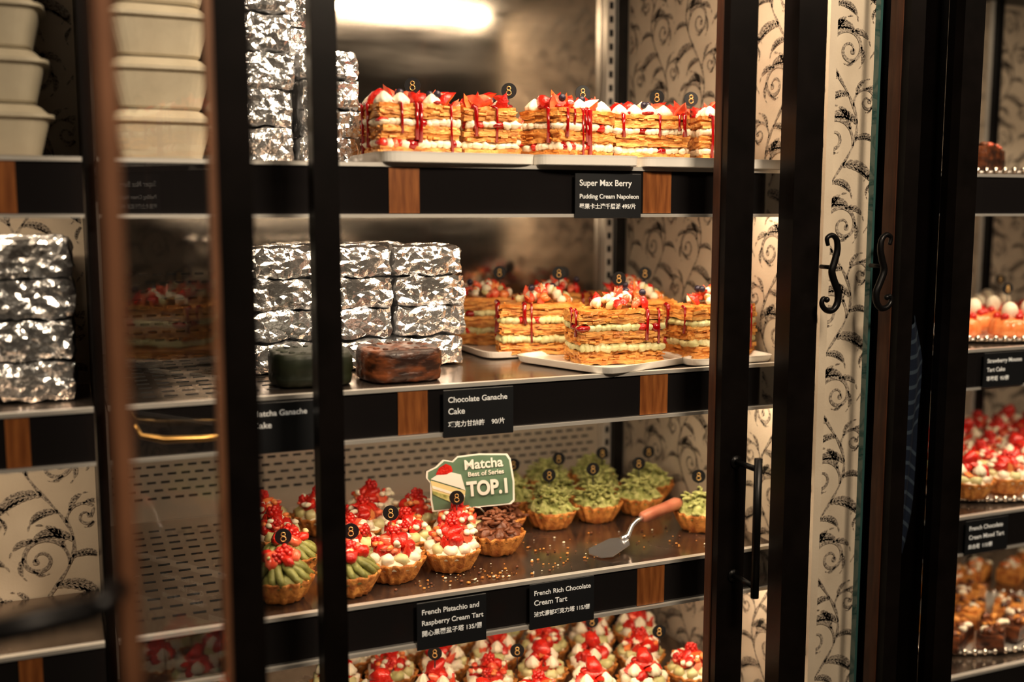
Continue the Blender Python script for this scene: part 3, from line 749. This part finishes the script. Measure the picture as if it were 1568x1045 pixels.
for i, (x, y) in enumerate(((1.46, 1.41), (1.53, 1.37), (1.54, 1.46), (1.61, 1.40), (1.68, 1.42), (1.62, 1.49), (1.63, 1.60), (1.71, 1.61), (1.79, 1.62), (1.87, 1.62), (1.75, 1.70), (1.84, 1.71))): place('glazed_pudding_tart', PD, (x, y, Z[1]+(.0095 if i < 6 else .001)), i)
for x, y in ((1.60, 1.44), (1.70, 1.64), (1.80, 1.64)): pick(x, y, Z[1]+.085)
for j, y in enumerate((1.365, 1.45, 1.54, 1.63, 1.71)):
    for i in range(6):
        zz = Z[2]+(.0095 if j < 2 else .001)
        tt('raspberry' if (i+2*j) % 4 else 'strawberry', 1.45+j*.03+i*.088, y, zz)

# ------------------------------------------------------------------ LIGHTS
def area(name, loc, size, power, rot, col=(1, .80, .58)):
    l = bpy.data.lights.new(name, 'AREA'); l.shape = 'RECTANGLE'; l.size, l.size_y = size; l.energy = power; l.color = col
    o = bpy.data.objects.new(name, l); sc.collection.objects.link(o); o.location = (loc[0], loc[1], loc[2]+E); o.rotation_euler = rot
    return o
WARM = (1, .79, .56)
area('led_strip', (.70, 1.245, .457), (.50, .03), 4.0, (math.radians(16), 0, 0), WARM)
for i, z in enumerate(Z[:3]):
    area('led_strip', (.60, 1.325, z-.03), (.80, .02), (1.9, 1.7, 1.6)[i], (math.radians(22), 0, 0), WARM)
area('led_strip', (-.12, 1.34, .40), (.25, .03), .4, (0, 0, 0), WARM)
area('led_strip', (-.12, 1.34, Z[0]-.03), (.25, .02), .5, (0, 0, 0), WARM)
area('led_strip', (-.12, 1.34, Z[1]-.03), (.25, .02), .5, (0, 0, 0), WARM)
area('led_strip', (1.75, 1.34, .45), (.9, .03), 2.4, (.2, 0, 0), WARM)
for z in Z[:3]: area('led_strip', (1.75, 1.325, z-.03), (.9, .02), 1.5, (.3, 0, 0), WARM)
def aim(o, t): o.rotation_euler = (Vector((t[0], t[1], t[2]+E))-o.location).to_track_quat('-Z', 'Y').to_euler()
l = area('front_fill', (.75, -.1, .95), (.4, .25), 28, (0, 0, 0), (1, .82, .61)); aim(l, (.65, 1.4, -.08))  # unseen lamp added for frontal light on the food
l = area('front_fill', (-.7, .1, 1.0), (.3, .3), 6, (0, 0, 0), (1, .82, .61)); aim(l, (.4, 1.4, -.2))  # this and the next: unseen lamps added for foil highlights
l = area('front_fill', (1.9, .1, 1.0), (.3, .3), 6, (0, 0, 0), (1, .82, .61)); aim(l, (1.3, 1.4, -.3))
w = bpy.data.worlds.new('World'); sc.world = w; w.use_nodes = True
w.node_tree.nodes['Background'].inputs[0].default_value = (1, .85, .7, 1); w.node_tree.nodes['Background'].inputs[1].default_value = .015

# ------------------------------------------------------------------ CAMERA
cd = bpy.data.cameras.new('camera'); cam = bpy.data.objects.new('camera', cd); sc.collection.objects.link(cam)
cam.location = (0, 0, E); cam.rotation_euler = (math.radians(90-6.9), 0, math.radians(-23))
cd.sensor_width = 36; cd.lens = 37.4; cd.clip_start = .02
cd.dof.use_dof = True; cd.dof.focus_distance = 1.5; cd.dof.aperture_fstop = 1.8
sc.camera = cam
sc.view_settings.view_transform = 'Standard'
sc.view_settings.look = 'None'
sc.view_settings.exposure = .15
sc.view_settings.gamma = .9
